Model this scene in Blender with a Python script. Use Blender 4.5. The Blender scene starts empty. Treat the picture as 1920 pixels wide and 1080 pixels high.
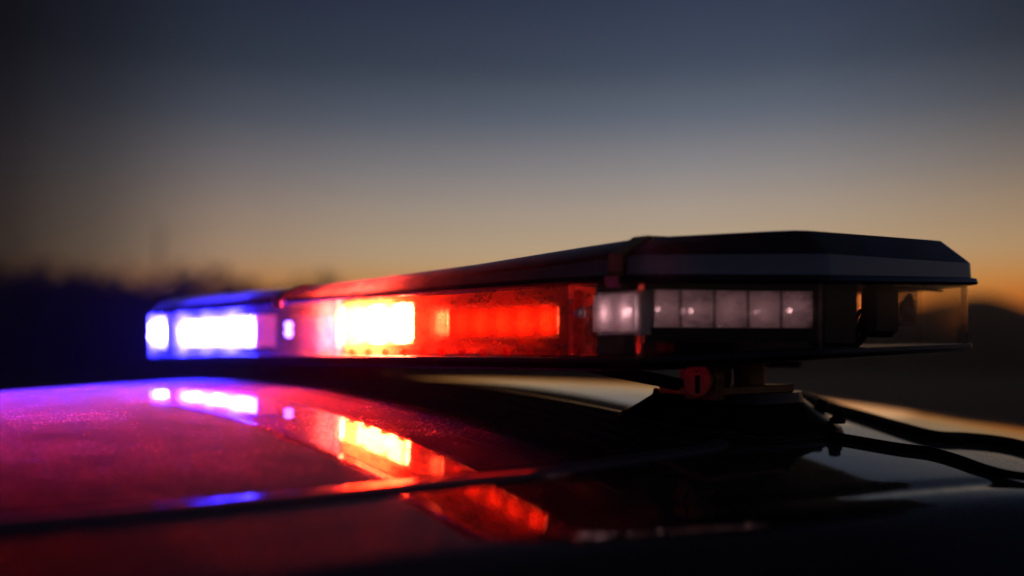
import bpy, math, random
from mathutils import Vector, Matrix
R = math.radians
random.seed(7)
sc = bpy.context.scene
EZ = 1.55                       # height of the eye above the road
F = 1867.0                      # focal length in pixels of the 1920 wide photograph
HY = 658.0                      # its horizon row

# ------------------------------------------------------------------ camera
cd = bpy.data.cameras.new('camera'); cam = bpy.data.objects.new('camera', cd)
sc.collection.objects.link(cam); sc.camera = cam
cd.sensor_width = 36; cd.lens = 35.0; cd.clip_start = .02; cd.clip_end = 3000
cd.shift_y = (HY - 540) / 1920.0
cam.location = (0, 0, EZ); cam.rotation_euler = (R(90), 0, 0)
cd.dof.use_dof = True; cd.dof.focus_distance = .93; cd.dof.aperture_fstop = 1.6

# ------------------------------------------------------------------ world: the sky after sunset
w = bpy.data.worlds.new('World'); sc.world = w; w.use_nodes = True
nt = w.node_tree; N = nt.nodes; L = nt.links; N.clear()
def s2l(c):
    return tuple((x/255/12.92 if x/255 < .04045 else ((x/255+.055)/1.055)**2.4) for x in c) + (1,)
out = N.new('ShaderNodeOutputWorld'); bg = N.new('ShaderNodeBackground'); L.new(bg.outputs[0], out.inputs[0])
tc = N.new('ShaderNodeTexCoord'); sp = N.new('ShaderNodeSeparateXYZ'); L.new(tc.outputs['Generated'], sp.inputs[0])
el = N.new('ShaderNodeMath'); el.operation = 'ARCSINE'; L.new(sp.outputs[2], el.inputs[0])
em = N.new('ShaderNodeMapRange'); em.inputs[1].default_value = R(-2); em.inputs[2].default_value = R(90); L.new(el.outputs[0], em.inputs[0])
cr = N.new('ShaderNodeValToRGB'); L.new(em.outputs[0], cr.inputs[0])
SKY = [(-2,(60,22,8)),(0,(120,44,10)),(1.8,(168,82,24)),(3.0,(198,120,46)),(3.9,(199,144,80)),(5.4,(182,157,124)),
       (7.9,(160,146,132)),(10,(131,128,129)),(13,(84,94,108)),(15.8,(52,65,82)),(19.4,(38,49,70)),(27,(28,34,49)),(45,(22,22,32)),(90,(16,14,22))]
cr.color_ramp.interpolation = 'EASE'
cr.color_ramp.interpolation = 'LINEAR'
while len(cr.color_ramp.elements) < len(SKY): cr.color_ramp.elements.new(.5)
for k, (d, c) in enumerate(SKY):
    q = cr.color_ramp.elements[k]; q.position = (d+2)/92; q.color = s2l(c)
az = N.new('ShaderNodeMath'); az.operation = 'ARCTAN2'; L.new(sp.outputs[0], az.inputs[0]); L.new(sp.outputs[1], az.inputs[1])
am = N.new('ShaderNodeMapRange'); am.inputs[1].default_value = R(-180); am.inputs[2].default_value = R(180); L.new(az.outputs[0], am.inputs[0])
def azramp(tab):
    r = N.new('ShaderNodeValToRGB'); L.new(am.outputs[0], r.inputs[0])
    while len(r.color_ramp.elements) < len(tab): r.color_ramp.elements.new(.5)
    for k, (d, v) in enumerate(tab):
        q = r.color_ramp.elements[k]; q.position = (d+180)/360; q.color = (v if isinstance(v, tuple) else (v, v, v))+(1,)
    return r
back = (.10, .17, .42)
arl = azramp([(-180,back),(-60,(.03,.04,.06)),(-34,.06),(-27,.06),(-22,.24),(-16,(.74,.68,.68)),(-8,.90),(0,1.0),(10,1.05),(18,(1.0,.96,.90)),(27,(.92,.80,.66)),(42,.75),(62,(.16,.20,.40)),(100,(.08,.13,.36)),(180,back)])
back = (.30, .25, .30)
arh = azramp([(-180,back),(-60,(.04,.05,.08)),(-34,.10),(-27,.06),(-22,.24),(-16,.60),(-8,.85),(0,1.0),(10,1.22),(16,1.2),(22,.86),(27,.55),(62,(.40,.40,.50)),(100,(.25,.24,.32)),(180,back)])
eh = N.new('ShaderNodeMapRange'); eh.inputs[1].default_value = R(6); eh.inputs[2].default_value = R(16); L.new(el.outputs[0], eh.inputs[0])
ar = N.new('ShaderNodeMix'); ar.data_type = 'RGBA'; L.new(eh.outputs[0], ar.inputs[0]); L.new(arl.outputs[0], ar.inputs[6]); L.new(arh.outputs[0], ar.inputs[7])
mx = N.new('ShaderNodeMix'); mx.data_type = 'RGBA'; mx.blend_type = 'MULTIPLY'; mx.inputs[0].default_value = 1
L.new(cr.outputs[0], mx.inputs[6]); L.new(ar.outputs[2], mx.inputs[7]); L.new(mx.outputs[2], bg.inputs[0])
bg.inputs[1].default_value = 1.15
sun_d = bpy.data.lights.new('sun', 'SUN'); sun = bpy.data.objects.new('sun', sun_d); sc.collection.objects.link(sun)
sun_d.energy = .02; sun_d.angle = R(12); sun_d.color = (1, .55, .28)
sun.rotation_euler = Vector((-.30, -1, -.06)).to_track_quat('-Z', 'Y').to_euler()
sc.view_settings.view_transform = 'Standard'; sc.view_settings.look = 'None'
sc.view_settings.exposure = 0; sc.view_settings.gamma = 1
sc.cycles.use_denoising = True
sc.cycles.max_bounces = 14; sc.cycles.transparent_max_bounces = 24; sc.cycles.volume_bounces = 0
sc.cycles.sample_clamp_indirect = 120

# ------------------------------------------------------------------ helpers
col = sc.collection
def mesh(name, verts, faces, mat, parent=None, smooth=False, eye=True):
    """verts are in eye-centred metres when eye is True (z = 0 at the camera's height)"""
    off = Vector((0, 0, EZ if eye else 0))
    if parent is not None:
        p = parent; base = Vector((0, 0, 0))
        while p: base += p.location; p = p.parent
        off = off - base
    m = bpy.data.meshes.new(name)
    m.from_pydata([Vector(v) + off for v in verts], [], faces); m.update()
    for mm in (mat if isinstance(mat, (list, tuple)) else [mat]): m.materials.append(mm)
    if smooth:
        m.polygons.foreach_set('use_smooth', [True]*len(m.polygons))
        if smooth != 'all':
            try: m.set_sharp_from_angle(angle=R(smooth if smooth is not True else 35))
            except Exception: pass
    o = bpy.data.objects.new(name, m); col.objects.link(o)
    if parent is not None: o.parent = parent
    return o
def thing(name, label, cat, loc=(0, 0, 0), group=None, kind=None):
    o = bpy.data.objects.new(name, None); col.objects.link(o); o.location = loc
    o.empty_display_size = .05
    return tag(o, label, cat, group, kind)
def tag(o, label=None, cat=None, group=None, kind=None):
    if label: o['label'] = label
    if cat: o['category'] = cat
    if group: o['group'] = group
    if kind: o['kind'] = kind
    return o
class MB:
    def __init__(s): s.v = []; s.f = []
    def add(s, v, f):
        n = len(s.v); s.v += [Vector(x) for x in v]; s.f += [tuple(i+n for i in q) for q in f]
    def box(s, c, ax, ay, az_, hx, hy, hz, bev=0):
        c, ax, ay, az_ = map(Vector, (c, ax, ay, az_))
        if bev <= 0:
            vs = [c+ax*hx*i+ay*hy*j+az_*hz*k for k in (-1, 1) for j in (-1, 1) for i in (-1, 1)]
            s.add(vs, [(0,2,3,1),(4,5,7,6),(0,1,5,4),(2,6,7,3),(0,4,6,2),(1,3,7,5)])
        else:
            rings = []
            for k, ins in ((-1, bev), (-1+bev/hz, 0), (1-bev/hz, 0), (1, bev)):
                r = []
                x0, y0 = hx-ins, hy-ins
                for (i, j) in ((-1,-1),(1,-1),(1,1),(-1,1)):
                    a1 = (i*(x0-bev), j*y0); a2 = (i*x0, j*(y0-bev))
                    pr = (a1, a2) if i*j < 0 or False else (a2, a1)
                    if (i, j) == (-1,-1): pr = (a2, a1)
                    if (i, j) == (1,-1): pr = (a1, a2)
                    if (i, j) == (1,1): pr = (a2, a1)
                    if (i, j) == (-1,1): pr = (a1, a2)
                    for p in pr: r.append(c+ax*p[0]+ay*p[1]+az_*hz*k)
                rings.append(r)
            s.loft(rings, True, True, True)
    def loft(s, rings, closed=True, cap0=False, cap1=False):
        n = len(rings[0]); base = len(s.v)
        for r in rings: s.v += [Vector(p) for p in r]
        for i in range(len(rings)-1):
            for j in range(n if closed else n-1):
                k = (j+1) % n
                s.f.append((base+i*n+j, base+i*n+k, base+(i+1)*n+k, base+(i+1)*n+j))
        if cap0: s.f.append(tuple(base+j for j in range(n))[::-1])
        if cap1: s.f.append(tuple(base+(len(rings)-1)*n+j for j in range(n)))
    def cyl(s, c, d, r, h, n=28, bev=0, r2=None):
        c = Vector(c); d = Vector(d).normalized()
        x = d.orthogonal().normalized(); y = d.cross(x)
        r2 = r if r2 is None else r2
        prof = [(0, r-bev), (bev, r), (h-bev, r2), (h, r2-bev)] if bev else [(0, r), (h, r2)]
        s.loft([[c+d*t+(x*math.cos(2*math.pi*k/n)+y*math.sin(2*math.pi*k/n))*q for k in range(n)] for t, q in prof], True, True, True)
    def sphere(s, c, r, sx=1, sy=1, sz=1, n=16):
        c = Vector(c)
        s.loft([[c+Vector((r*sx*math.sin(t)*math.cos(2*math.pi*k/n), r*sy*math.sin(t)*math.sin(2*math.pi*k/n), r*sz*math.cos(t))) for k in range(n)]
                for t in [math.pi*(i+.02)/ (n//2+.04) for i in range(n//2+1)]], True, True, True)
    def tube(s, pts, rad, n=14):
        pts = [Vector(p) for p in pts]; rings = []
        for i, p in enumerate(pts):
            d = (pts[min(i+1, len(pts)-1)]-pts[max(i-1, 0)]).normalized()
            x = d.cross(Vector((0, 0, 1))).normalized(); y = x.cross(d)
            r = rad(i/(len(pts)-1)) if callable(rad) else rad
            rings.append([p+(x*math.cos(2*math.pi*k/n)+y*math.sin(2*math.pi*k/n))*r for k in range(n)])
        s.loft(rings, True, True, True)
    def build(s, name, mat, parent=None, smooth=True, eye=True):
        return mesh(name, s.v, s.f, mat, parent, smooth, eye)
def smoothpath(pts, n=10):
    P = [Vector(p) for p in pts]; out = []
    for i in range(len(P)-1):
        p0, p1, p2, p3 = P[max(i-1, 0)], P[i], P[i+1], P[min(i+2, len(P)-1)]
        for k in range(n):
            t = k/n
            out.append(.5*((2*p1)+(p2-p0)*t+(2*p0-5*p1+4*p2-p3)*t*t+(3*p1-p0-3*p2+p3)*t**3))
    out.append(P[-1]); return out
def lerp(tab, x):
    tab = sorted(tab)
    if x <= tab[0][0]: return tab[0][1]
    for (a, b), (c, d) in zip(tab, tab[1:]):
        if x <= c: return b+(d-b)*(x-a)/(c-a)
    return tab[-1][1]

# bar axes: u runs along the light bar (away from the camera), v runs along the car towards its tail
P2 = Vector((.10, .79)); AU = Vector((-.655, .756)).normalized(); AV = Vector((AU.y, -AU.x))
def W(u, v, z): p = P2+AU*u+AV*v; return Vector((p.x, p.y, z))
AU3 = Vector((AU.x, AU.y, 0)); AV3 = Vector((AV.x, AV.y, 0)); UP = Vector((0, 0, 1))
def toUV(x, y): q = Vector((x, y))-P2; return q.dot(AU), q.dot(AV)
def Uat(px, v):                      # u of the point on the line v = const seen at column px
    t = (px-960)/F
    # (P2.x+AU.x u+AV.x v) = t (P2.y+AU.y u+AV.y v)
    return (t*(P2.y+AV.y*v)-(P2.x+AV.x*v))/(AU.x-t*AU.y)
UC, VC = .507, .037
def roof_base(u, v): return -.0382-(u-.68)**2/8.78-(v-.221)**2/16.4+.0216*(u-.68)**4
def ground_hit(px, py):
    t = (px-960)/F; s = (HY-py)/F; d = .2
    while d < 5:
        u, v = toUV(t*d, d)
        if s*d < roof_base(u, v): return u, v
        d += .001
    return u, v

# ------------------------------------------------------------------ materials
def mat(name):
    m = bpy.data.materials.new(name); m.use_nodes = True
    return m, m.node_tree.nodes, m.node_tree.links, m.node_tree.nodes['Principled BSDF']
def noise(n, l, scale, detail=4, rough=.6, vec=None, co='Object', sc3=None):
    t = n.new('ShaderNodeTexCoord'); x = n.new('ShaderNodeTexNoise')
    x.inputs['Scale'].default_value = scale; x.inputs['Detail'].default_value = detail; x.inputs['Roughness'].default_value = rough
    src = t.outputs[co]
    if sc3:
        mp = n.new('ShaderNodeMapping'); mp.inputs['Scale'].default_value = sc3; l.new(src, mp.inputs[0]); src = mp.outputs[0]
    l.new(src, x.inputs['Vector']); return x
def ramp(n, l, src, a, b, c0=(0,0,0,1), c1=(1,1,1,1)):
    r = n.new('ShaderNodeValToRGB'); r.color_ramp.elements[0].position = a; r.color_ramp.elements[1].position = b
    r.color_ramp.elements[0].color = c0; r.color_ramp.elements[1].color = c1; l.new(src, r.inputs[0]); return r
def bump(n, l, src, node, strength=.2, dist=.001):
    b = n.new('ShaderNodeBump'); b.inputs['Strength'].default_value = strength; b.inputs['Distance'].default_value = dist
    l.new(src, b.inputs['Height']); l.new(b.outputs[0], node.inputs['Normal']); return b
def simple(name, color, rough=.5, metal=0, nscale=60, var=.25, bmp=.15, bd=.0006, **kw):
    m, n, l, b = mat(name)
    x = noise(n, l, nscale)
    c0 = tuple(c*(1-var) for c in color)+(1,); c1 = tuple(min(1, c*(1+var)) for c in color)+(1,)
    r = ramp(n, l, x.outputs[0], .3, .7, c0, c1); l.new(r.outputs[0], b.inputs['Base Color'])
    b.inputs['Roughness'].default_value = rough; b.inputs['Metallic'].default_value = metal
    rr = n.new('ShaderNodeMapRange'); rr.inputs[3].default_value = max(.02, rough*.75); rr.inputs[4].default_value = min(1, rough*1.25)
    l.new(x.outputs[0], rr.inputs[0]); l.new(rr.outputs[0], b.inputs['Roughness'])
    bump(n, l, x.outputs[0], b, bmp, bd)
    for k, v in kw.items(): b.inputs[k].default_value = v
    return m
def paint(name, base, dust, rough=.05, ior=1.7, speck=1.0, dustcol=(.13, .13, .14)):
    """glossy coat with a film of road dust: smears, a fine grain and single specks"""
    m, n, l, b = mat(name); o = n['Material Output']
    b.inputs['Base Color'].default_value = base+(1,); b.inputs['Roughness'].default_value = rough; b.inputs['IOR'].default_value = ior
    wv = noise(n, l, 3.0, 2, .5); bump(n, l, wv.outputs[0], b, .05, .002)
    df = n.new('ShaderNodeBsdfPrincipled'); df.inputs['Base Color'].default_value = dustcol+(1,); df.inputs['Roughness'].default_value = .95
    df.inputs['Sheen Weight'].default_value = .35; df.inputs['Sheen Roughness'].default_value = .35
    a = noise(n, l, 7, 5, .65, sc3=(1, 1.6, 1)); ra = ramp(n, l, a.outputs[0], .32, .75)
    g = noise(n, l, 420, 3, .7); rg = ramp(n, l, g.outputs[0], .40, .78)
    v = n.new('ShaderNodeTexVoronoi'); v.inputs['Scale'].default_value = 190; t = n.new('ShaderNodeTexCoord'); l.new(t.outputs['Object'], v.inputs['Vector'])
    rv = ramp(n, l, v.outputs['Distance'], .10, .22, (1,1,1,1), (0,0,0,1))
    m1 = n.new('ShaderNodeMath'); m1.operation = 'MULTIPLY_ADD'; l.new(ra.outputs[0], m1.inputs[0]); l.new(rg.outputs[0], m1.inputs[1]); m1.inputs[2].default_value = .12
    m2 = n.new('ShaderNodeMath'); m2.operation = 'MULTIPLY'; l.new(rv.outputs[0], m2.inputs[0]); l.new(ra.outputs[0], m2.inputs[1])
    m3 = n.new('ShaderNodeMath'); m3.operation = 'MULTIPLY_ADD'; l.new(m2.outputs[0], m3.inputs[0]); m3.inputs[1].default_value = speck; l.new(m1.outputs[0], m3.inputs[2])
    m4 = n.new('ShaderNodeMath'); m4.operation = 'MULTIPLY'; m4.use_clamp = True; l.new(m3.outputs[0], m4.inputs[0]); m4.inputs[1].default_value = dust
    ms = n.new('ShaderNodeMixShader'); l.new(m4.outputs[0], ms.inputs[0]); l.new(b.outputs[0], ms.inputs[1]); l.new(df.outputs[0], ms.inputs[2])
    l.new(ms.outputs[0], o.inputs[0]); return m
def clear(name, tint, haze_col, haze=.06, rough=.06, ior=1.45, translucent=.7, scr=True, bmpd=.0004):
    """thin moulded plastic: lets light straight through, mirrors at grazing angles, scatters a little in scratches and dirt"""
    m, n, l, b = mat(name); o = n['Material Output']; n.remove(b)
    tr = n.new('ShaderNodeBsdfTransparent'); tr.inputs[0].default_value = tint+(1,)
    gl = n.new('ShaderNodeBsdfGlossy'); gl.inputs['Roughness'].default_value = rough
    d = n.new('ShaderNodeBsdfDiffuse'); d.inputs[0].default_value = haze_col+(1,)
    t = n.new('ShaderNodeBsdfTranslucent'); t.inputs[0].default_value = haze_col+(1,)
    md = n.new('ShaderNodeMixShader'); md.inputs[0].default_value = translucent; l.new(d.outputs[0], md.inputs[1]); l.new(t.outputs[0], md.inputs[2])
    ns = noise(n, l, 30, 6, .7, sc3=(1, 1, 2.2)); r = ramp(n, l, ns.outputs[0], .35, .75, (haze*.45,)*3+(1,), (haze*1.7,)*3+(1,))
    m1 = n.new('ShaderNodeMixShader'); l.new(r.outputs[0], m1.inputs[0]); l.new(tr.outputs[0], m1.inputs[1]); l.new(md.outputs[0], m1.inputs[2])
    lw = n.new('ShaderNodeLayerWeight'); lw.inputs[0].default_value = .5
    pw = n.new('ShaderNodeMath'); pw.operation = 'POWER'; l.new(lw.outputs['Facing'], pw.inputs[0]); pw.inputs[1].default_value = 4.5
    fr = n.new('ShaderNodeMath'); fr.operation = 'MULTIPLY_ADD'; fr.use_clamp = True; l.new(pw.outputs[0], fr.inputs[0]); fr.inputs[1].default_value = .9; fr.inputs[2].default_value = .03+(ior-1.4)*.2
    m2 = n.new('ShaderNodeMixShader'); l.new(fr.outputs[0], m2.inputs[0]); l.new(m1.outputs[0], m2.inputs[1]); l.new(gl.outputs[0], m2.inputs[2])
    bb = bump(n, l, ns.outputs[0], gl, .25, bmpd)
    l.new(m2.outputs[0], o.inputs[0]); return m
def emit(name, color, strength, core=None):
    m, n, l, b = mat(name)
    b.inputs['Base Color'].default_value = (.5, .5, .5, 1); b.inputs['Roughness'].default_value = .3
    b.inputs['Emission Color'].default_value = color+(1,); b.inputs['Emission Strength'].default_value = strength
    return m
M = dict(
    paint=paint('car_paint', (.010, .010, .013), .75, .05, 2.0),
    glass=paint('roof_glass_dusty', (.004, .004, .005), .78, .035, 1.55, 1.2),
    trimp=paint('trim_paint', (.30, .28, .29), .25, .12, 1.9),
    rubber=simple('black_rubber', (.012, .011, .012), .55, nscale=120),
    gap=simple('dark_gap', (.004, .004, .004), .8),
    trimm=simple('satin_trim', (.10, .10, .105), .22, .3, 200, .15, .1),
    tray=simple('tray_aluminium', (.035, .033, .035), .4, .5, 90),
    plastic=simple('black_plastic', (.016, .015, .018), .36, nscale=150, bmp=.25),
    bracket=simple('orange_lit_metal', (.62, .34, .12), .42, .4, 80),  # orange lamp light on the bracket is put into the base colour
    screw=simple('screw_steel', (.80, .78, .75), .25, .25, 200, .1),
    lens=clear('clear_lens', (.93, .92, .92), (.75, .72, .72), .075, .04, 1.47),
    red=clear('red_lens', (.96, .42, .28), (.92, .19, .09), .40, .12, 1.5, .75),
    blue=clear('blue_lens', (.50, .50, .95), (.45, .42, .85), .11, .1, 1.5),
    lid=clear('smoked_lid', (.015, .013, .022), (.16, .13, .20), .16, .06, 2.0, .8),
    endlens=clear('clean_lens', (.97, .94, .91), (.70, .66, .64), .014, .03, 1.47),
    frost=clear('frosted_optic', (.75, .70, .72), (.85, .72, .75), 1.0, .15, 1.5, .75),
    frostred=clear('frosted_red_optic', (.95, .60, .50), (.90, .62, .50), .22, .15, 1.5, .85),
    redsolid=clear('dense_red', (.7, .16, .06), (.92, .22, .10), .62, .15, 1.5, .8),
    flute=clear('fluted_optic', (.93, .75, .72), (.85, .62, .58), .13, .05, 1.55, .6, bmpd=.0002),
    optic=clear('ribbed_optic', (.80, .78, .78), (.85, .80, .82), .35, .12, 1.5, .45),
    reflector=simple('bright_reflector', (.72, .70, .72), .25, .6, 150, .12, .3),
    ledred=emit('lit_red_led', (1, .085, .038), 1800),
    ledred2=emit('lit_red_led_weak', (1, .12, .05), 60),
    ledblue=emit('lit_blue_led', (.050, .040, 1), 5200),
    redfill=emit('added_red_fill_led', (1, .15, .06), 14),  # weak emission added to fill the right of the red section with light
    ledfill=emit('added_fill_led', (1, .58, .60), 5),  # emission added so the unlit clear modules look pale
    ledblue2=emit('lit_blue_led_weak', (.25, .18, 1), 14),
    window=simple('tinted_window', (.006, .006, .007), .05, nscale=10),
    tyre=simple('tyre_rubber', (.02, .02, .02), .8),
    rim=simple('wheel_rim', (.35, .35, .36), .3, .9),
    ground=simple('field_soil', (.030, .024, .020), .95, nscale=.4, var=.5),
    road=simple('asphalt', (.045, .045, .047), .9, nscale=30),
    leaf=simple('dusk_foliage', (.022, .026, .014), .8, nscale=1.5, var=.5),
    bark=simple('bark', (.05, .04, .03), .9, nscale=8),
    hill=simple('hill_scrub', (.030, .028, .018), .95, nscale=.08, var=.5),
    mast=simple('mast_steel', (.20, .20, .20), .5, .6, 10),
)

# ------------------------------------------------------------------ setting
S = 185
mesh('ground', [(-S, -S, 0), (S, -S, 0), (S, S, 0), (-S, S, 0)], [(0, 1, 2, 3)], M['ground'], eye=False)['kind'] = 'structure'
rd = MB(); rd.add([tuple(Vector((0, 1.4, .004))+AV3*s*60+AU3*t) for s, t in ((-1, -3.4), (1, -3.4), (1, 4.2), (-1, 4.2))], [(0, 1, 2, 3)])
rd.build('road', M['road'], eye=False)['kind'] = 'structure'
# ridge of ground behind: rows given as the photograph's skyline, built 125 m away as a real slope
def skyline(px):
    return lerp([(-900,600),(-200,560),(0,556),(300,560),(600,560),(900,575),(1300,585),(1500,588),(1700,590),(1780,577),(1830,571),(1870,575),(1920,592),(1990,610),(2300,618),(3000,625)], px)
hv, hf = [], []
NA = 420
for i in range(NA):
    ang = -math.pi+2*math.pi*i/NA; px = 960+math.tan(ang)*F if abs(ang) < 1.2 else 6000
    sk = skyline(px)
    for j, (d, k) in enumerate(((80, 0), (96, .45), (112, .85), (125, 1), (140, .9), (180, 0))):
        top = (HY-sk)/F*125*(1/max(.3, math.cos(min(abs(ang), 1.2))) if abs(ang) < .9 else 1.6)+EZ+1.2*math.sin(ang*5)*(abs(ang) > .9)
        h = -.3 if k == 0 else top*k+random.uniform(-.12, .12)
        hv.append((math.sin(ang)*d, math.cos(ang)*d, h))
    for j in range(5): a = i*6+j; b_ = ((i+1) % NA)*6+j; hf.append((a, b_, b_+1, a+1))
mesh('hills', hv, hf, M['hill'], smooth='all', eye=False)['kind'] = 'structure'

# treeline on the left: many crowns of leaf-sized clumps, a wood seen as one mass
tl = MB()
def crown(cx, cy, cz, rx, rz, n, s):
    for _ in range(n):
        th = random.uniform(0, 2*math.pi); ph = math.acos(random.uniform(-1, 1)); rr = random.uniform(.3, 1)**.5*(1+.18*math.sin(3*th+cx))
        p = Vector((cx+rx*rr*math.sin(ph)*math.cos(th), cy+rx*rr*math.sin(ph)*math.sin(th), cz+rz*rr*math.cos(ph)))
        a1 = Vector((random.gauss(0, 1), random.gauss(0, 1), random.gauss(0, 1))).normalized(); b1 = a1.orthogonal().normalized()
        q = s*random.uniform(.6, 1.4)
        tl.add([p+a1*q, p+b1*q*.7, p-a1*q, p-b1*q*.7], [(0, 1, 2, 3)])
tops = [(-500,500),(-200,480),(0,484),(130,487),(170,510),(290,512),(340,498),(410,502),(455,536),(520,524),(620,520),(680,548),(800,565),(1000,590),(1400,600)]
px = -520
while px < 1150:
    d = random.uniform(68, 80); t = (px-960)/F
    h = (HY-lerp(tops, px))/F*d+EZ; h *= random.uniform(.93, 1.02)
    r = h*.42
    crown(t*d, d, h-r*.95, r*.85, r, 260, .28)
    tl.cyl((t*d, d, 0), (0, 0, 1), .22, h*.5, 7, 0, .12)
    for k in range(3):
        crown(t*d+random.uniform(-3, 3), d-3+random.uniform(-2, 2), random.uniform(.5, h*.35), h*.3, h*.3, 70, .28)
    px += random.uniform(24, 44)
tag(tl.build('treeline', M['leaf'], None, False, False), 'dark wooded treeline on the horizon left of the light bar', 'treeline', kind='stuff')
# the slender mast above the trees
ms = thing('radio_mast', 'slender lattice mast rising faintly above the dark treeline', 'mast', ((300-960)/F*84, 84, 0))
mb = MB(); H = (HY-440)/F*84+EZ; bx = ms.location
for k in range(4):
    sx, sy = ((-1,-1),(1,-1),(1,1),(-1,1))[k]
    mb.tube([(bx.x+sx*.22, bx.y+sy*.22, 0), (bx.x+sx*.08, bx.y+sy*.08, H)], .02, 6)
for i in range(12):
    z0, z1 = H*i/12, H*(i+1)/12; q0, q1 = .22-.14*i/12, .22-.14*(i+1)/12
    for k in range(4):
        c = ((-1,-1),(1,-1),(1,1),(-1,1)); A, B = c[k], c[(k+1) % 4]
        mb.tube([(bx.x+A[0]*q0, bx.y+A[1]*q0, z0), (bx.x+B[0]*q1, bx.y+B[1]*q1, z1)], .015, 4)
mb.build('lattice', M['mast'], ms, True, False)
mb = MB(); mb.cyl((bx.x, bx.y, H-.1), (0, 0, 1), .08, 1.0, 12, .02); mb.build('antenna', M['mast'], ms, True, False)

# ------------------------------------------------------------------ the car
carc = W(.507, .1, 0)
car = thing('police_car', 'glossy dark police car with dusty roof under the flashing light bar', 'car', (carc.x, carc.y, 0))
HWID = .655                                     # half width of the roof between the side grooves
def ditch_u(v): return lerp([(-.9,.06),(-.5,.005),(-.3,-.035),(-.177,-.071),(-.12,-.086),(.029,-.128),(.295,-.178),(.6,-.20),(1.4,-.19)], v)
def roofz(u, v):
    z = roof_base(u, v); q = abs(u-UC)
    ditch = UC-ditch_u(v); rim = ditch+.035
    if abs(q-ditch) < .020: z -= .0012*min(1, max(0, (v+.15)/.15))*(1+math.cos(math.pi*(q-ditch)/.020))/2
    if q > rim: z -= (q-rim)**2*6
    if v < -.75: z -= (v+.75)**2*.35
    if v > 1.25: z -= (v-1.25)**2*.6
    return z
us = [UC+s*q for s in (-1, 1) for q in [.0+.03*i for i in range(14)]+[.40+.0035*i for i in range(100)]+[.75+.012*i for i in range(9)]]
us = sorted(set(round(x, 5) for x in us)); vs = [-1.05+.03*i for i in range(88)]
V_, F_ = [], []
for v in vs:
    for u in us: V_.append(W(u, v, roofz(u, v)))
n = len(us)
for i in range(len(vs)-1):
    for j in range(n-1): F_.append((i*n+j, i*n+j+1, (i+1)*n+j+1, (i+1)*n+j))
mesh('roof', V_, F_, M['paint'], car, 'all')
# dark glass panel set in the roof
G0, G1, GV0, GV1, GR = .022, .992, -.80, .155, .062
def gw(u, v):
    return (UC+(u-UC)*(1-.5*(v+.02)**2/.485) if v < -.02 else u)
def rr_u(v, off=0):
    v1 = GV1+off; v0 = GV0-off; r = GR+off
    dv = 0
    if v > v1-r: dv = v-(v1-r)
    if v < v0+r: dv = (v0+r)-v
    return r-math.sqrt(max(0, r*r-dv*dv))
gvs = []
for i in range(13): gvs.append(GV1-GR+GR*math.sin(math.pi/2*i/12))
for i in range(13): gvs.append(GV0+GR-GR*math.sin(math.pi/2*i/12))
gvs += [GV0+GR+(GV1-GV0-2*GR)*i/40 for i in range(1, 40)]
gvs = sorted(gvs); V_, F_ = [], []; nn = 60
for v in gvs:
    i0 = rr_u(v)
    for k in range(nn+1):
        f = k/nn; f = .5-.5*math.cos(math.pi*f)*(.4)-.3+.6*f
        u = G0+i0+(G1-G0-2*i0)*f
        u = gw(u, v); V_.append(W(u, v, roof_base(u, v)+.0035))
for i in range(len(gvs)-1):
    for j in range(nn): a = i*(nn+1)+j; F_.append((a, a+1, a+nn+2, a+nn+1))
mesh('roof_glass', V_, F_, M['glass'], car, 'all')
def loop(off):
    r = GR+off; pts = []
    for cu, cv, a0 in ((G1-GR, GV1-GR, 0), (G0+GR, GV1-GR, 90), (G0+GR, GV0+GR, 180), (G1-GR, GV0+GR, 270)):
        for k in range(15):
            t = R(a0+90*k/14); pts.append((cu+r*math.cos(t), cv+r*math.sin(t)))
    out = []
    for i, p in enumerate(pts):
        q = pts[(i+1) % len(pts)]; L_ = math.hypot(q[0]-p[0], q[1]-p[1]); m_ = max(1, int(L_/.05))
        for k in range(m_): out.append((p[0]+(q[0]-p[0])*k/m_, p[1]+(q[1]-p[1])*k/m_))
    return [(gw(u, v), v) for u, v in out]
def sweep(prof, name, m_):
    rings = []
    base = loop(0); N_ = len(base)
    for off, dz in prof:
        r_ = []
        for i, (u, v) in enumerate(base):
            p, q = base[i-1], base[(i+1) % N_]; tx, ty = q[0]-p[0], q[1]-p[1]; L_ = math.hypot(tx, ty)
            uu, vv = u+ty/L_*off, v-tx/L_*off
            r_.append(W(uu, vv, roof_base(uu, vv)+dz))
        rings.append(r_)
    b = MB(); b.loft(rings, True); return b.build(name, m_, car, 30)
sweep([(-.0005, .0030), (.0004, .0010), (.0040, .0010), (.0046, .0030)], 'glass_gap', M['gap'])
sweep([(.0046, .0022), (.0050, .0034), (.0070, .0038), (.0150, .0034), (.0185, .0026), (.0205, .0003)], 'glass_trim', M['trimp'])
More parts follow.
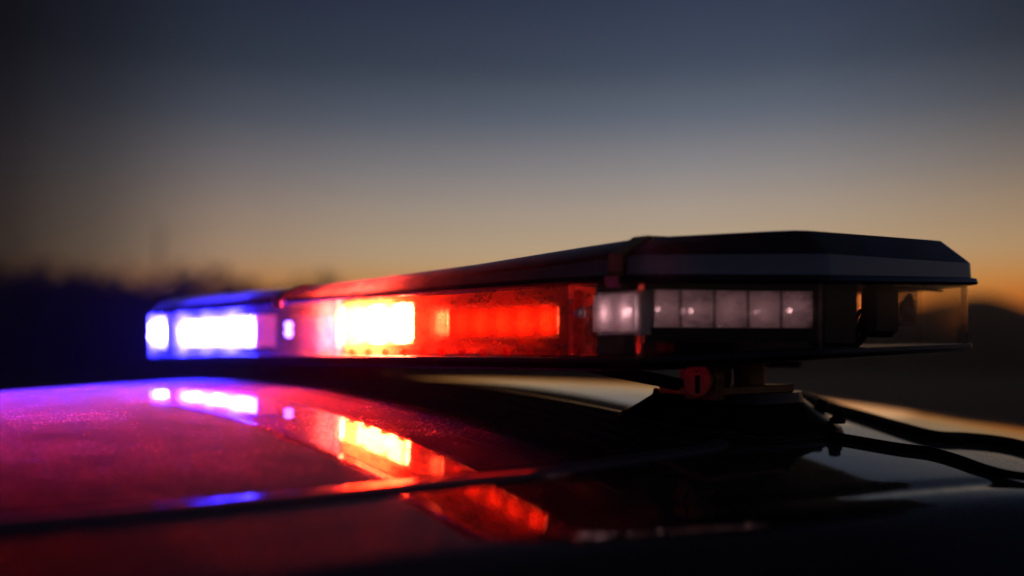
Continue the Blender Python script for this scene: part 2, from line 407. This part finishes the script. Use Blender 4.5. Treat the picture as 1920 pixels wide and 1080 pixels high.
# lower body, lofted from cross sections along the car
def section(v, w_, zt, zb, drop):
    pts = []
    for s in (-1, 1):
        row = [(w_*.60, zt), (w_*.66, zt-.03*drop), (w_*.93, zt-.48*drop), (w_, zt-.55*drop), (w_*1.02, (zt-.55*drop+zb)/2), (w_*.97, zb)]
        row = [(UC+s*x, z) for x, z in row]
        pts += row if s < 0 else row[::-1]
    return [W(u, v, z) for u, z in pts]
cb = MB()
cb.loft([section(v, w_, zt-EZ, zb-EZ, dr) for v, w_, zt, zb, dr in
    [(-2.35,.72,.62,.35,.15),(-2.25,.84,.80,.25,.2),(-1.9,.9,.90,.22,.2),(-1.3,.93,.98,.2,.2),(-1.02,.93,1.06,.2,.25),(-.6,.94,1.25,.2,.6),(-.3,.95,1.34,.2,.75),(.3,.95,1.36,.2,.78),(1.0,.94,1.30,.2,.7),(1.5,.93,1.12,.2,.45),(1.95,.92,1.02,.22,.2),(2.4,.86,.98,.28,.18),(2.48,.78,.7,.4,.15)]], False)
bo = cb.build('body', M['paint'], car, 40)
for sname, s in (('side_window', -1), ('side_window', 1)):
    wq = MB()
    for v0, v1 in ((-.72, .12), (.2, 1.0)):
        q = []
        for v, k in ((v0, 0), (v1, 0), (v1-.05, 1), (v0+.28 if v0 < 0 else v0+.03, 1)):
            q.append(W(UC+s*(.93 if k == 0 else .79), v, (.97 if k == 0 else 1.36)-EZ))
        wq.add(q, [(0, 1, 2, 3)])
    wq.build(sname, M['window'], car, False)
for nm, (va, za, vb, zb_) in (('windshield', (-1.5, 1.0, -1.04, 1.42)), ('rear_window', (1.95, 1.06, 1.57, 1.36))):
    wq = MB(); wq.add([W(UC-.66, va, za-EZ), W(UC+.66, va, za-EZ), W(UC+.56, vb, zb_-EZ), W(UC-.56, vb, zb_-EZ)], [(0, 1, 2, 3)]); wq.build(nm, M['window'], car, False)
for s in (-1, 1):
    for v in (-1.45, 1.45):
        wl = MB(); wl.cyl(W(UC+s*.74, v, .33-EZ), AU3*s, .33, .22, 36, .03); wo = wl.build('wheel', M['tyre'], car)
        wl = MB(); wl.cyl(W(UC+s*.945, v, .33-EZ), AU3*s, .21, .02, 28, .005); wl.build('rim', M['rim'], wo)

# ------------------------------------------------------------------ the light bar
bc = W(.5, .2, 0)
bar = thing('light_bar', 'long emergency light bar lit blue at far end and red in the middle', 'light bar', (bc.x, bc.y, EZ-.03))
# stations round the plan: (u, v, z lens foot, z lens top, z lid shoulder, z lid ridge)
ST = [(1.060,.407,-.0084,.0600,.0680,.0823),
      (1.035,.010,-.0084,.0600,.0680,.0823),
      (.462,.000,-.0090,.0612,.0698,.0815),
      (.230,.000,-.0090,.0605,.0735,.0860),
      (.082,.000,-.0090,.0595,.0765,.0915),
      (.000,.000,-.0092,.0572,.0790,.0935),
      (-.079,.137,-.0020,.0590,.0830,.1030),
      (-.079,.407,.0045,.0700,.0905,.1120),
      (.000,.470,.0045,.0700,.0905,.1120),
      (.980,.470,-.0084,.0600,.0680,.0823)]
NS = len(ST)
def offs(k, d):                                        # plan position of station k moved outward by d
    def nrm(a, b):
        tx, ty = b[0]-a[0], b[1]-a[1]; L_ = math.hypot(tx, ty); return Vector((ty/L_, -tx/L_))
    p = ST[k]; n1 = nrm(ST[k-1], p); n2 = nrm(p, ST[(k+1) % NS])
    c = sum((Vector((s[0], s[1])) for s in ST), Vector((0, 0)))/NS
    if n1.dot(Vector((p[0], p[1]))-c) < 0: n1, n2 = -n1, -n2
    m_ = (n1+n2).normalized(); return Vector((p[0], p[1]))+m_*d/max(.5, m_.dot(n1))
def ring(d, zf):
    r = []
    for k in range(NS):
        q = offs(k, d); r.append(W(q.x, q.y, zf(ST[k]) if callable(zf) else zf))
    return r
def round_ring(r, f=.10, n=4):                        # soften the plan corners
    out = []
    N_ = len(r)
    for i, p in enumerate(r):
        a, b = r[i-1], r[(i+1) % N_]
        da, db = (a-p), (b-p)
        if da.normalized().dot(db.normalized()) < -.995: out.append(p); continue
        q = min(.012, da.length*.4, db.length*.4); A, B = p+da.normalized()*q, p+db.normalized()*q
        for k in range(n+1):
            t = k/n; out.append((1-t)**2*A+2*t*(1-t)*p+t*t*B)
    return out
def rr(d, zf): return round_ring(ring(d, zf))
# lid
lb = MB()
lb.loft([rr(-.004, lambda s: s[3]-.0035), rr(.0075, lambda s: s[3]-.0035), rr(.0085, lambda s: s[3]-.0015), rr(.0075, lambda s: s[3]+.0022),
         rr(.0030, lambda s: s[3]+.0036), rr(.0022, lambda s: s[4]-.003), rr(-.0005, lambda s: s[4]), rr(-.022, lambda s: s[5]-.001), rr(-.028, lambda s: s[5]),
         rr(-.11, lambda s: s[5]+.003)], True, False, True)
lid = lb.build('lid', M['lid'], bar, 25)
# clamp straps that hold the lid
for px in (1163, 533):
    u0 = Uat(px, 0); sb = MB(); rings = []
    hw = .0075 if px > 1000 else .010
    zt = lerp([(1.035,.06),(.462,.0612),(.23,.0605),(.082,.0595),(0,.0572)], u0); z1 = lerp([(1.035,.068),(.462,.0698),(.23,.0735),(.082,.0765),(0,.079)], u0); z2 = lerp([(1.035,.0823),(.462,.0815),(.23,.086),(.082,.0915),(0,.0935)], u0)
    prof = [(-.010, zt-.005), (-.0108, zt+.002), (-.0065, zt+.006), (-.0055, z1), (.024, z2+.0015), (.10, z2+.005)]
    for du in (-hw, hw): rings.append([W(u0+du, v, z) for v, z in prof])
    inner = [[W(u0+du, v+.002, z-.002) for v, z in prof] for du in (hw, -hw)]
    sb.loft([rings[0], rings[1], inner[0], inner[1], rings[0]], False)
    st = sb.build('clamp_strap', M['bracket'], bar, 30)
# lens panels, each a moulded section with its return flange
def lens(stations, name, m_, inset=0, z0=0, z1=0, flange=.010):
    b = MB(); bot, top = [], []
    pts = []
    for (u, v, za, zb) in stations: pts.append((u, v, za+z0, zb+z1))
    r0, r1, r2, r3 = [], [], [], []
    for (u, v, za, zb) in pts:
        r0.append(W(u, v, za)); r1.append(W(u, v, zb))
    b.loft([r0, r1], False)
    for e_ in (0, -1):
        u, v, za, zb = pts[e_]; u2, v2 = pts[1 if e_ == 0 else -2][:2]
        dx, dy = u2-u, v2-v; L_ = math.hypot(dx, dy); nx, ny = -dy/L_, dx/L_
        cx, cy = .5-u, .2-v
        if nx*cx+ny*cy < 0: nx, ny = -nx, -ny
        b.add([W(u, v, za), W(u, v, zb), W(u+nx*flange, v+ny*flange, zb), W(u+nx*flange, v+ny*flange, za)], [(0, 1, 2, 3)])
    return b.build(name, m_, bar, 30)
def s4(k, u=None, v=None):
    s = ST[k]; return (s[0] if u is None else u, s[1] if v is None else v, s[2], s[3])
lens([s4(0), (1.06,.05,-.0084,.06), (1.052,.024,-.0084,.06), s4(1, 1.030, .004), s4(2, .464+.0, 0)], 'lens', M['blue'])['label'] = 'blue end section of the lens'
lens([s4(2, .461, 0), s4(3), s4(4), s4(5, .003, 0)], 'lens', M['lens'])['label'] = 'clear front lens over the red lamps'
lens([s4(5, .0, .002), s4(6, -.0735, .128), s4(6, -.0785, .139), s4(7, -.0790, .401), s4(7, -.074, .411), s4(8, .0, .470)], 'lens', M['endlens'])['label'] = 'clear end section of the lens'
lens([s4(8, .003, .470), s4(9)], 'lens', M['endlens'])['label'] = 'clear rear lens'
for (u, v) in ((-.0775, .395), (-.0770, .402), (-.0760, .142)):
    b = MB(); k_ = 6 if v < .2 else 7; b.box(W(u+.0015, v, (ST[k_][2]+ST[k_][3])/2), AU3, AV3, UP, .0010, .0008, (ST[k_][3]-ST[k_][2])/2-.001, 0); b.build('lens_edge', M['optic'], bar)
# thin bottom lip of the lens and the tray under it
tb = MB()
tb.loft([rr(.0035, lambda s: s[2]+.0030), rr(.0040, lambda s: s[2]-.0005), rr(-.002, lambda s: s[2]-.0045), rr(-.02, lambda s: s[2]-.0065)], True, False, True)
tb.loft([rr(.0035, lambda s: s[2]+.0030), rr(-.012, lambda s: s[2]+.0032)], True, False, True)
for k in range(9):                                    # ribs of the extruded underside
    v = .045+.038*k
    tb.box(W(.52, v, -.0145), AU3, AV3, UP, .44, .003, .0035)
tray = tb.build('tray', M['tray'], bar, 30)

def facebox(b, u0, u1, vf, depth, z0, z1, bev=.0015):
    b.box(W((u0+u1)/2, vf+depth/2, (z0+z1)/2), AU3, AV3, UP, abs(u1-u0)/2, depth/2, (z1-z0)/2, bev)
def zrow(py, u, v): p = P2+AU*u+AV*v; return (HY-py)/F*p.y
# spine the modules are screwed to
sp_ = MB(); facebox(sp_, .03, 1.0, .17, .012, -.004, .052); sp_.build('spine', M['plastic'], bar)
# red filter behind the clear lens
fz0, fz1 = -.004, .056
ua, ub = .455, Uat(1072, .006)
rf = MB(); rf.loft([[W(ua, .05, z), W(ua, .010, z), W(ua-.004, .006, z), W(ub+.004, .006, z), W(ub, .010, z), W(ub, .05, z)] for z in (fz0, fz1)], False)
rf.build('red_filter', M['red'], bar, 30)
dv = MB(); facebox(dv, Uat(1090, .004), ub-.0008, .006, .004, -.002, .052); dv.build('divider', M['redsolid'], bar)
pb = MB(); facebox(pb, ub-.001, ub-.005, .034, .43, -.004, .080); pb.build('added_light_block', M['plastic'], bar)  # plate added to keep red and blue lamp light out of the clear end
bs = MB(); uS = Uat(1085, 0); bs.sphere(W(uS, -.0005, zrow(587, uS, 0)), .0036, n=18); bs.cyl(W(uS, .004, zrow(587, uS, 0)), -AV3, .0045, .002, 20); bs.build('screw', M['screw'], bar)
# carrier board with the red modules
VM = .030
cb = MB(); facebox(cb, .45, .085, VM+.034, .004, -.002, .05, 0); cb.build('circuit_board', M['plastic'], bar)
def ribbed(b, u0, u1, v, z0, z1, pitch=.0032, depth=.0018):
    n_ = max(3, int(abs(u1-u0)/pitch)); top, bot = [], []
    for i in range(n_*4+1):
        u = u0+(u1-u0)*i/(n_*4); dvv = -depth*abs(math.sin(math.pi*i/4))
        bot.append(W(u, v+dvv, z0)); top.append(W(u, v+dvv, z1))
    b.loft([bot, top], False)
def led_module(pxs, v, y0, y1, matl, cells, lit=None, name='led_module', optic='optic', label=None, dep=.030, fill=1.0):
    u0, u1 = Uat(pxs[0], v), Uat(pxs[1], v); um = (u0+u1)/2
    z0, z1 = zrow(y1, um, v), zrow(y0, um, v)
    h = MB()
    for (za, zb) in ((z0-.003, z0), (z1, z1+.003)): facebox(h, u0, u1, v+.003, dep-.003, za, zb, .0008)
    for uu in (u0, u1): facebox(h, uu-.0012, uu+.0012, v, dep, z0-.003, z1+.003, 0)
    facebox(h, u0, u1, v+dep-.002, .003, z0-.003, z1+.003, 0)
    ho = h.build(name, matl, bar)
    if label: ho['label'] = label
    ob = MB(); ribbed(ob, u0, u1, v-.0045, z0, z1); ob.build('ribbed_cover', M[optic], ho, 'all')
    cw = (u1-u0)/cells
    for i in range(cells):
        uc_ = u0+cw*(i+.5); c = MB(); hz = (z1-z0)/2; zc = (z0+z1)/2; hw = abs(cw)/2*.92
        rings = []
        for t in (0, .25, .5, .75, 1):
            k = 1-.62*t**1.6
            rings.append([W(uc_+math.copysign(abs(math.cos(a_))**.5, math.cos(a_))*hw*k, v+.003+(dep-.012)*t, zc+math.copysign(abs(math.sin(a_))**.5, math.sin(a_))*hz*.95*k) for a_ in [2*math.pi*j/20 for j in range(20)]])
        c.loft(rings, True, False, True)
        co = c.build('reflector_cup', M['reflector'], ho, 'all')
        if lit:
            e_ = MB(); er = []
            for t, k in ((0, .74*fill), (.0035, .66*fill), (.005, .48*fill)):
                er.append([W(uc_+math.copysign(abs(math.cos(a_))**.6, math.cos(a_))*hw*k, v+.002-t, zc+math.copysign(abs(math.sin(a_))**.6, math.sin(a_))*hz*k) for a_ in [2*math.pi*j/20 for j in range(20)]])
            e_.loft(er, True, False, True); e_.build('led', M[lit], co)
    return ho
led_module((776, 642), VM, 574, 642, M['reflector'], 3, 'ledred', optic='frostred', fill=1.42, label='brightly lit red lamp module')
led_module((1050, 850), VM, 576, 632, M['reflector'], 5, 'redfill', optic='redsolid', fill=.95, label='ribbed lamp module behind the red filter with added red glow')
fl = MB(); ribbed(fl, Uat(760, .02), Uat(1058, .02), .02, .002, .046, .0045, .003); fl.build('fluted_screen', M['flute'], bar, 'all')
lm = led_module((845, 815), VM-.004, 577, 633, M['reflector'], 1, 'ledred2', label='small lit red lamp module')
# blue modules at the far end
led_module((478, 340), .016, 598, 648, M['reflector'], 3, 'ledblue', optic='lens', fill=.78, label='brightly lit blue lamp module')
led_module((309, 286), .020, 596, 650, M['reflector'], 1, 'ledblue', optic='lens', fill=.82, label='lit blue lamp module at the very end')
for z in (605, 620): 
    b_ = MB(); u_ = Uat(541, .02); b_.sphere(W(u_, .02, zrow(z+5, u_, .02)), .0055, n=12); b_.build('led', M['ledblue2'], bar)
# clear modules with an added faint glow: one on the front face beside the corner, one row of five on the angled face
led_module((1198, 1120), .012, 552, 622, M['reflector'], 2, 'ledfill', dep=.018, optic='frost', fill=.34, label='clear lamp module beside the screw with added glow')
B0, B1 = W(.006, .010, 0), W(-.066, .131, 0)
bd = (B1-B0).normalized(); bn = Vector((bd.y, -bd.x, 0)).normalized()
if bn.y > 0: bn = -bn                       # towards the camera
def BP(t, d, z): return B0+(B1-B0)*t-bn*d+UP*z
def t_at(px, d):
    t_ = (px-960)/F; p = B0-bn*d; q = B1-B0
    return (t_*p.y-p.x)/(q.x-t_*q.y)
d0 = .012; zl, zh = (HY-614)/F*.815, (HY-543)/F*.815
ho = MB(); tA, tB = t_at(1210, d0), t_at(1524, d0); ax = bd; wid = (B1-B0).length
def bbox(b, t0, t1, dd, dep, z0, z1, bev=0):
    c = BP((t0+t1)/2, dd+dep/2, (z0+z1)/2); b.box(c, bd, bn, UP, abs(t1-t0)*wid/2, dep/2, (z1-z0)/2, bev)
bbox(ho, tA, tB, d0-.002, .016, zh, zh+.004); bbox(ho, tA, tB, d0-.002, .016, zl-.012, zl)
bbox(ho, tA-.01, tA, d0-.002, .016, zl-.012, zh+.004); bbox(ho, tB, tB+.012, d0-.002, .016, zl-.012, zh+.004)
hob = ho.build('led_module', M['plastic'], bar); hob['label'] = 'row of five clear lamps at the near corner with added glow'
for i in range(5):
    ta = tA+(tB-tA)*i/5; tb_ = tA+(tB-tA)*(i+1)/5; tm = (ta+tb_)/2; hw = (tb_-ta)*wid/2*.93; hz = (zh-zl)/2*.97; zc = (zh+zl)/2
    c = MB(); rings = []
    for t in (0, .2, .4, .6, .8, 1):
        k = 1-.66*t**1.5
        rings.append([BP(tm, d0+.003+.010*t, zc)+bd*math.copysign(abs(math.cos(a_))**.45, math.cos(a_))*hw*k+UP*math.copysign(abs(math.sin(a_))**.45, math.sin(a_))*hz*k for a_ in [2*math.pi*j/24 for j in range(24)]])
    c.loft(rings, True, False, True); co = c.build('reflector_cup', M['reflector'], hob, 'all')
    c = MB(); c.sphere(BP(tm, d0+.0128, zc-.001*(i%2)), .0024, n=12); c.build('led', M['ledfill'], co)
for i in range(1, 5):
    t = tA+(tB-tA)*i/5; c = MB(); c.box(BP(t, d0-.0020, (zl+zh)/2), bd, bn, UP, .0011, .0008, (zh-zl)/2-.0005, 0); c.build('cell_divider', M['optic'], hob)
ob = MB(); n_ = 120; bot, top = [], []
for i in range(n_*2+1):
    t = tA+(tB-tA)*i/(n_*2); q = .0008*abs(math.sin(math.pi*i/4)); bot.append(BP(t, d0-q, zl)); top.append(BP(t, d0-q, zh))
ob.loft([bot, top], False); ob.build('ribbed_cover', M['frost'], hob, 'all')
# dark heat sink beside it and the fittings inside the clear end
def Vat(px, u):
    t = (px-960)/F
    return (t*(P2.y+AU.y*u)-(P2.x+AU.x*u))/(AV.x-t*AV.y)
def endbox(px0, px1, u, y0, y1, du, m_, name, bev=.002, label=None):
    v0, v1 = Vat(px0, u), Vat(px1, u); p = P2+AU*u+AV*((v0+v1)/2); z0, z1 = (HY-y1)/F*p.y, (HY-y0)/F*p.y
    b = MB(); b.box(W(u+du/2, (v0+v1)/2, (z0+z1)/2), AU3, AV3, UP, du/2, abs(v1-v0)/2, (z1-z0)/2, bev); o = b.build(name, m_, bar)
    if label: o['label'] = label
    return o
endbox(1545, 1608, -.055, 533, 650, .018, M['plastic'], 'heat_sink', .003)
endbox(1638, 1690, -.045, 531, 632, .016, M['plastic'], 'end_lamp_housing', .006)
elm = endbox(1691, 1721, -.020, 545, 612, .012, M['optic'], 'end_lamp', .001)
u_ = -.018; v0, v1 = Vat(1692, u_), Vat(1719, u_); p = P2+AU*u_+AV*((v0+v1)/2); zc = (HY-578)/F*p.y
c = MB(); c.loft([[W(u_+.010*t, (v0+v1)/2, zc)+AV3*math.cos(a_)*.011*(1-.6*t)+UP*math.sin(a_)*.016*(1-.6*t) for a_ in [2*math.pi*j/20 for j in range(20)]] for t in (0, .3, .6, 1)], True, False, True)
c.build('reflector_cup', M['reflector'], elm, 'all')
endbox(1768, 1812, -.066, 520, 537, .02, M['plastic'], 'lid_catch', .001)
endbox(1600, 1770, -.030, 537, 541, .004, M['plastic'], 'support_rod', .0008)
# tangle of small wires between heat sink and end lamp
wb = MB()
for (pts, r_) in (([(1600, 640), (1612, 610), (1622, 585), (1634, 578), (1648, 574)], .0025), ([(1602, 600), (1615, 582), (1628, 590), (1645, 588)], .002), ([(1598, 625), (1618, 612), (1626, 598), (1640, 596)], .003), ([(1600, 650), (1618, 632), (1622, 606), (1640, 600)], .0035)):
    u_ = -.03; P = []
    for a_, b_ in pts:
        v = Vat(a_, u_); q = P2+AU*u_+AV*v; P.append(W(u_, v, (HY-b_)/F*q.y))
    wb.tube(smoothpath(P, 6), r_, 8)
wb.build('wiring', M['rubber'], bar)
# floor ribs of the lens seen as small bright bumps
for k in range(12):
    u = .43-.033*k; fb = MB(); fb.box(W(u, .004, -.0015), AU3, AV3, UP, .004, .0025, .0035, .001); fb.build('lens_clip', M['red'], bar)
for px in (1240, 1255):
    t = t_at(px, .006); fb = MB(); fb.box(BP(t, .006, .003), bd, bn, UP, .004, .002, .004, .001); fb.build('lens_clip', M['redsolid'], bar)
# feet under the bar: cast foot, bracket and lock knob
def foot(uc, vc, hu, hv_, ztop, main=True):
    gz = lambda u, v: roof_base(u, v)+(.0052 if v < .165 else .0012)
    def oc(k, dz):
        cs = []
        base = [(1, -.5), (1, .5), (.5, 1), (-.5, 1), (-1, .5), (-1, -.5), (-.5, -1), (.5, -1)]
        for i in range(8):
            a_, b_ = Vector(base[i]), Vector(base[(i+1) % 8])
            for t in (.10, .5, .90): cs.append(a_.lerp(b_, t))
        r_ = []
        for q in cs:
            cu, cv = uc+q.x*hu*k, vc+q.y*hv_*k
            r_.append(W(cu, cv, gz(cu, cv)+dz if dz < .03 else ztop))
        return r_
    b = MB(); b.loft([oc(.97, 0), oc(1.0, .003), oc(1.0, .006), oc(.95, .0082), oc(.70, .0265), oc(.66, .0295), oc(.64, .05)], True, False, True)
    f_ = b.build('mounting_foot', M['plastic'], bar, 25)
    b = MB(); b.loft([oc(1.03, -.0005), oc(1.04, .0015), oc(1.0, .003)], True); b.build('rubber_pad', M['rubber'], f_, 'all')
    zb_ = -.014
    b = MB()
    b.box(W(uc-.015, vc-.030, ztop+.004), AU3, AV3, UP, hu*.40, hv_*.52, .004, .001)      # flange
    b.box(W(uc+.005, vc-.05, (ztop+zb_)/2), AU3, AV3, UP, .020, .006, (zb_-ztop)/2, .001)
    b.box(W(uc+.008, vc-.03, (ztop+zb_)/2), AU3, AV3, UP, .006, .03, (zb_-ztop)/2, .001)
    b.cyl(W(uc-.012, vc+.01, ztop+.002), UP, .016, zb_-ztop, 24, .001)
    b.box(W(uc, vc-.01, zb_+.002), AU3, AV3, UP, .025, .040, .002, .001)
    b.build('bracket', M['bracket'], f_, 30)
    for (du, dv_, h_) in ((hu*.55, -hv_*.52, .5), (-hu*.45, hv_*.80, .35), (hu*.2, hv_*.62, .75), (-hu*.85, hv_*.62, .1)):
        cu, cv = uc+du, vc+dv_; z = gz(cu, cv)+.012+.018*h_
        b = MB(); b.cyl((W(cu, cv, z)), UP+AV3*.2-AU3*.2, .0062, .010, 16, .0015); b.cyl(W(cu, cv, z-.004), UP, .008, .006, 16, .001); b.build('bolt', M['rubber'], f_)
    return f_
f1 = foot(.088, .243, .084, .124, -.0415)
# lock knob: slotted round cover in an arch on the near side of the bracket
kd = .885; kc = Vector(((1313-960)/F*kd, kd, (HY-712)/F*kd)); nn_ = -AV3
b = MB(); b.cyl(kc-nn_*.012, nn_, .0178, .012, 40, .001)
for s in (-1, 1): b.box(kc-nn_*.006+AU3*s*0-UP*.008, AU3, AV3, UP, .0178, .006, .010, .001)
b.build('knob_arch', M['bracket'], f1, 30)
b = MB(); ring_o, N_ = .0160, 40
b.cyl(kc+nn_*.0005, nn_, ring_o, .0045, 40, .0012)
kn = b.build('lock_knob', M['bracket'], f1, 30)
b = MB(); b.box(kc+nn_*.0055-UP*.004+AU3*-.001, AU3, AV3, UP, .0019, .0010, .0080, .0003); b.build('key_slot', M['gap'], kn)
b = MB(); b.cyl(kc+nn_*.005+UP*.0075, nn_, .0008, .0006, 12); b.build('rivet', M['gap'], kn)
f2 = foot(.86, .215, .078, .105, -.036, False)

# ------------------------------------------------------------------ cables
def roof_cable(pts, r, name, label):
    P = []
    for p in pts:
        u, v = ground_hit(p[0], p[1]+(p[2] if len(p) > 2 else 0)); q = P2+AU*u+AV*v
        lift = (p[2] if len(p) > 2 else 0)/F*q.y
        P.append(W(u, v, roof_base(u, v)+r*.9+lift))
    for k in range(1, 7): P.append(W(u-.012*k*k**.5, v+.10*k, roof_base(u-.012*k*k**.5, v+.10*k)+r*.9-(.006*max(0, k-3)**2)))
    b = MB(); b.tube(smoothpath(P, 10), r, 16); return tag(b.build(name, M['rubber'], None, 'all'), label, 'cable', 'power cables of the light bar')
roof_cable([(1462, 750, 0), (1520, 758, 0), (1600, 780, 0), (1690, 808, 0), (1755, 825, 0), (1810, 828, 0), (1870, 834, 0), (1925, 846, 0), (2010, 880, 0), (2120, 900, 0)], .0052, 'power_cable', 'thicker upper black cable running right from the mounting foot')
roof_cable([(1545, 820, 0), (1600, 829, 0), (1680, 843, 0), (1745, 852, 0), (1795, 866, 0), (1850, 886, 0), (1900, 898, 0), (1960, 904, 0), (2080, 915, 0)], .0036, 'power_cable', 'thinner lower black cable curving right across the roof')
b = MB(); P = []
for px, py, d in ((1020, 668, 1.0), (1080, 681, .98), (1140, 694, .96), (1200, 706, .95), (1255, 717, .95), (1310, 732, .96), (1350, 742, .97)):
    P.append(((px-960)/F*d, d, (HY-py)/F*d))
b.tube(smoothpath(P, 8), .0062, 14)
tag(b.build('power_cable', M['rubber'], None, 'all'), 'short black cable hanging under the bar left of the foot', 'cable', 'power cables of the light bar')

# ------------------------------------------------------------------ haze added to imitate lens bloom round the lamps (one closed box, the sky stays outside)
hm = bpy.data.materials.new('bloom_haze'); hm.use_nodes = True; hn = hm.node_tree.nodes; hn.clear()
ho_ = hn.new('ShaderNodeOutputMaterial'); pv = hn.new('ShaderNodeVolumePrincipled'); hm.node_tree.links.new(pv.outputs[0], ho_.inputs['Volume'])
pv.inputs['Color'].default_value = (.9, .9, .92, 1); pv.inputs['Density'].default_value = .0010; pv.inputs['Anisotropy'].default_value = .8
hb = MB(); hb.box((0, 0, 24), (1, 0, 0), (0, 1, 0), (0, 0, 1), 188, 188, 25)
tag(hb.build('haze', hm, None, False, False), kind='stuff')
